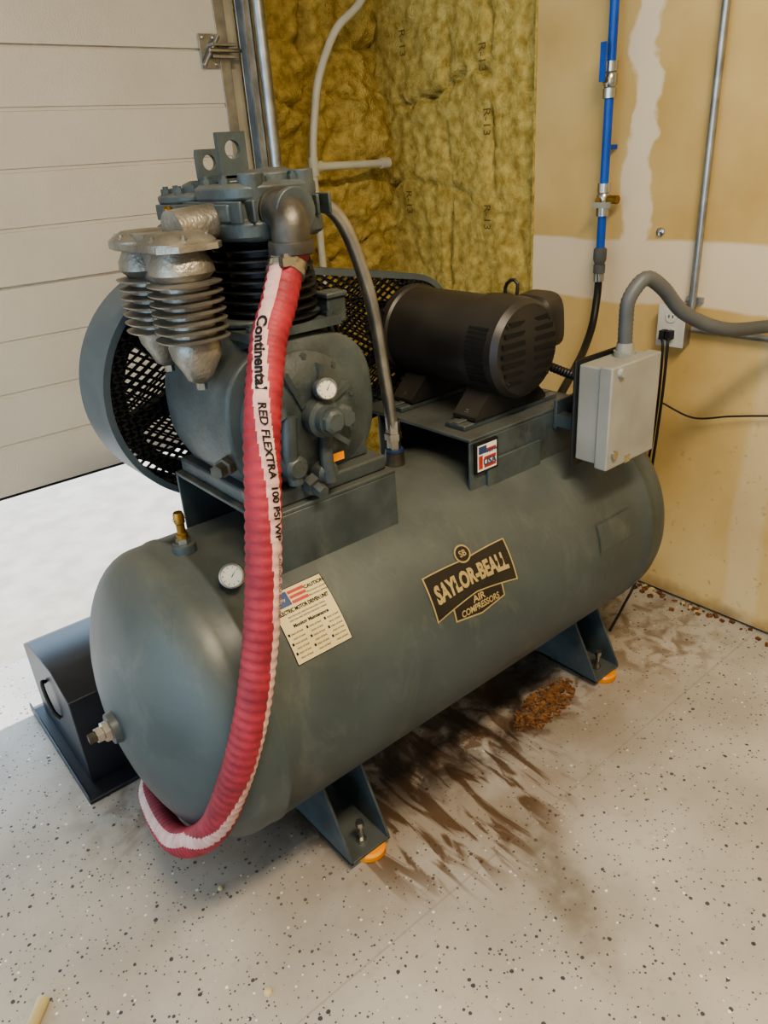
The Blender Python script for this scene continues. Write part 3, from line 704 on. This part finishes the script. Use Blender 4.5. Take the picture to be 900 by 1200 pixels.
# ---------------- starter box ----------------
sb=empty('starter_box')
b=B('enclosure',sb,[m_box,m_rubber])
b.box((1.315,.96,.745),(1.515,.968,.995),1); b.box((1.325,.905,.765),(1.50,.96,.985)); b.box((1.32,.872,.757),(1.505,.905,.99)); b.done(bevel=.014,seg=4)
b=B('enclosure_details',sb,[m_chrome,m_box,m_pump])
b.lathe([(.010,0),(.010,.006)],(1.345,.872,.79),(0,-1,0)); b.lathe([(.012,0),(.009,.008)],(1.35,.872,.975),(0,-1,0),m=1)
b.box((1.39,.871,.757),(1.41,.874,.775)); b.box((1.42,.968,.80),(1.455,1.034,.85),2); b.box((1.35,.968,.82),(1.38,1.034,.85),2); b.done()
b=B('flex_conduit',sb,[m_conduit,m_box])
pts=[(1.44,.925,1.0),(1.437,.925,1.06),(1.438,.922,1.110),(1.475,.91,1.147),(1.53,.90,1.12),(1.61,.885,1.052),(1.737,.85,.998),(1.90,.82,.978),(2.02,.72,.978),(2.035,.5,.98)]
b.sweep(pts,lambda u,i:.0150+.0014*(i%2),step=.005,seg=18); b.lathe([(.024,0),(.024,.012),(.020,.012),(.018,.03)],(1.44,.925,.985),(0,0,1),m=1,seg=20); b.done(smooth=80)
# ---------------- blue pipe ----------------
bp=empty('blue_air_pipe')
b=B('pipe',bp,[m_blue]); PYb=1.415
b.cyl((2.03,PYb,1.12),(2.03,PYb,2.68),.0125); b.done()
b=B('pipe_fittings',bp,[m_brass,m_chrome,m_blue,m_conduit])
for z in (1.57,1.26):
    b.lathe([(.017,-.045),(.019,-.045),(.019,-.02),(.015,-.02),(.02,-.012),(.02,.012),(.015,.02),(.019,.02),(.019,.045),(.017,.045)],(2.03,PYb,z),m=1,seg=20)
    b.lathe([(.008,0),(.008,.03)],(2.03,PYb,z),(-1,0,0),m=0,seg=12)
b.box((1.988,PYb-.008,1.565),(1.996,PYb+.008,1.66),2); b.box((1.99,PYb-.05,1.24),(1.998,PYb+.01,1.256),1); b.cyl((2.03,PYb-.05,1.26),(2.03,PYb,1.26),.012,m=0)
b.lathe([(.014,1.05),(.018,1.05),(.018,1.075),(.014,1.075),(.02,1.09),(.02,1.12),(.014,1.125)],(2.03,PYb,0),m=3,seg=20)
for z in (1.40,1.8,2.3): b.box((2.03,PYb-.01,z-.006),(XW,PYb+.012,z+.006),2)
b.done()
b=B('whip_hose',ac,[m_rubber,m_chrome]); b.sweep([(2.03,PYb,1.048),(2.028,PYb,.98),(1.99,1.40,.90),(1.90,1.36,.85),(1.78,1.30,.83),(1.62,1.22,.815),(1.56,1.2,.79)],.0115); b.cyl((2.03,PYb,1.049),(2.03,PYb,1.025),.016,m=1); b.done()
# ---------------- conduit + outlet ----------------
ec=empty('electrical_conduit')
b=B('conduit_tubes',ec,[m_steel])
b.cyl((2.052,1.11,.96),(2.052,1.11,2.68),.0105); b.cyl((2.052,1.10,.91),(2.052,-1.5,.91),.0105)
for z in (.99,1.9): b.box((2.058,1.085,z-.008),(XW,1.135,z+.008))
b.cyl((2.052,1.11,.96),(2.052,1.125,.93),.0125); b.done()
wo=empty('wall_outlet')
b=B('outlet_box',wo,[m_outlet,m_dark,m_steel]); b.box((2.03,1.115,.86),(XW,1.195,.975),2); b.box((2.026,1.112,.857),(2.03,1.198,.978),0)
for z in (.895,.945):
    b.lathe([(.018,0),(.018,.004)],(2.026,1.155,z),(-1,0,0),m=0,seg=20)
    for dy in (-.006,.006): b.box((2.021,1.155+dy-.0015,z-.004),(2.0225,1.155+dy+.0015,z+.005),1)
b.done(bevel=.0015)
pc=empty('power_cord')
b=B('cords',pc,[m_rubber])
for y in (1.165,1.145): b.box((1.995,y-.008,.882),(2.020,y+.008,.908))
b.sweep([(2.0,1.145,.89),(1.985,1.135,.87),(1.985,1.135,.75),(1.985,1.14,.6),(1.985,1.15,.4),(1.99,1.16,.1),(1.9,1.15,.01),(1.75,1.1,.008)],.0045,seg=8)
b.sweep([(2.0,1.165,.89),(1.985,1.15,.86),(1.99,1.15,.75),(2.0,1.16,.6),(2.01,1.18,.45)],.004,seg=8)
b.sweep([(1.985,1.14,.70),(2.02,1.05,.66),(2.04,.95,.68),(2.05,.85,.70),(2.055,.6,.75)],.003,seg=8); b.done(bevel=.002)
wd=B('wall_anchor',None,[m_chrome]); wd.lathe([(.012,0),(.012,.006),(.004,.01)],(XW,1.24,1.17),(-1,0,0)); wd.done()
# ---------------- pvc ----------------
pv=empty('white_pvc_pipe')
b=B('pvc_tube',pv,[m_pvc])
b.sweep([(2.0,2.38,2.05),(1.94,2.38,1.91),(1.82,2.38,1.82),(1.735,2.38,1.69),(1.70,2.38,1.58),(1.67,2.38,1.40),(1.67,2.38,1.1),(1.67,2.38,.02)],.014,step=.03); b.cyl((1.67,2.38,1.40),(2.0,2.38,1.395),.014)
b.lathe([(.019,-.03),(.019,.03)],(1.67,2.38,1.40)); b.lathe([(.019,0),(.019,.03)],(1.675,2.38,1.40),(1,0,0)); b.lathe([(.019,0),(.019,.04)],(1.98,2.38,1.395),(1,0,0)); b.done()
# ---------------- metal box ----------------
cb=empty('steel_box')
b=B('box_body',cb,[m_cab]); b.prism([(1.63,.012),(2.02,.012),(2.02,.25),(1.95,.285),(1.74,.305),(1.63,.27)],'X',.265,.66)
b.box((.235,1.57,.0),(.68,2.06,.012)); b.box((.235,1.57,.012),(.24,2.06,.03)); b.done(bevel=.004)
b=B('box_handle',cb,[m_rubber]); b.sweep([(.262,1.84,.22),(.252,1.82,.235),(.248,1.80,.215),(.252,1.78,.16),(.262,1.77,.14)],.005); b.done()
# ---------------- debris ----------------
b=B('rust_debris',None,[m_rust])
for k in range(420):
    a=random.random()*6.28; r=math.sqrt(random.random()); x=1.335+.13*r*math.cos(a)+.03*math.sin(a); y=1.025+.055*r*math.sin(a); s=random.uniform(.002,.008)*(1.2-.6*r)
    R=Matrix.Rotation(random.random()*6,3,'Z')@Matrix.Rotation(random.random()*.6,3,'X'); b.box((x-s,y-s*.7,.0),(x+s,y+s*.7,s*.6+.002),rot=R)
b.done()
b=B('wall_rubble',None,[m_label,m_rust])
for k in range(220):
    y=random.uniform(.2,1.9); x=XW-.004-abs(random.gauss(0,.028)); s=random.uniform(.002,.009)
    R=Matrix.Rotation(random.random()*6,3,'Z'); b.box((x-s,y-s*.7,0),(x+s,y+s*.7,s),random.choice((0,1,1)),rot=R)
b.done()
b=B('floor_crumbs',None,[m_label])
for x,y,s in ((.32,.868,.009),(.363,1.133,.006),(.50,.5,.003),(.7,.6,.003)): 
    b.lathe([(s*.4,0),(s,s*.3),(s*.8,s*.9),(s*.2,s*1.1)],(x,y,0),seg=7)
b.cyl((-.05,1.10,.012),(-.01,1.145,.012),.012); b.done()
# ---------------- lights ----------------
w=bpy.data.worlds.new('world'); scene.world=w; w.use_nodes=True; bg=w.node_tree.nodes['Background']; bg.inputs['Color'].default_value=(.58,.78,1,1); bg.inputs['Strength'].default_value=3.3
sd=bpy.data.lights.new('sun','SUN'); sd.energy=6.5; sd.angle=.009; sd.color=(1,.95,.87); so=bpy.data.objects.new('sun',sd); C.collection.objects.link(so)
so.rotation_euler=Vector((-.05,.64,1)).to_track_quat('Z','Y').to_euler()
def area(name,loc,size,e,col,target):
    l=bpy.data.lights.new(name,'AREA'); l.shape='RECTANGLE'; l.size=size[0]; l.size_y=size[1]; l.energy=e; l.color=col; o=bpy.data.objects.new(name,l); C.collection.objects.link(o); o.location=loc
    o.rotation_euler=(Vector(loc)-Vector(target)).to_track_quat('Z','Y').to_euler()
area('warm_fill_light',(.5,-.2,2.66),(1.2,.3),80,(1,.83,.60),(.5,-.2,0))  # added warm fill lamp, out of view, to brighten the interior
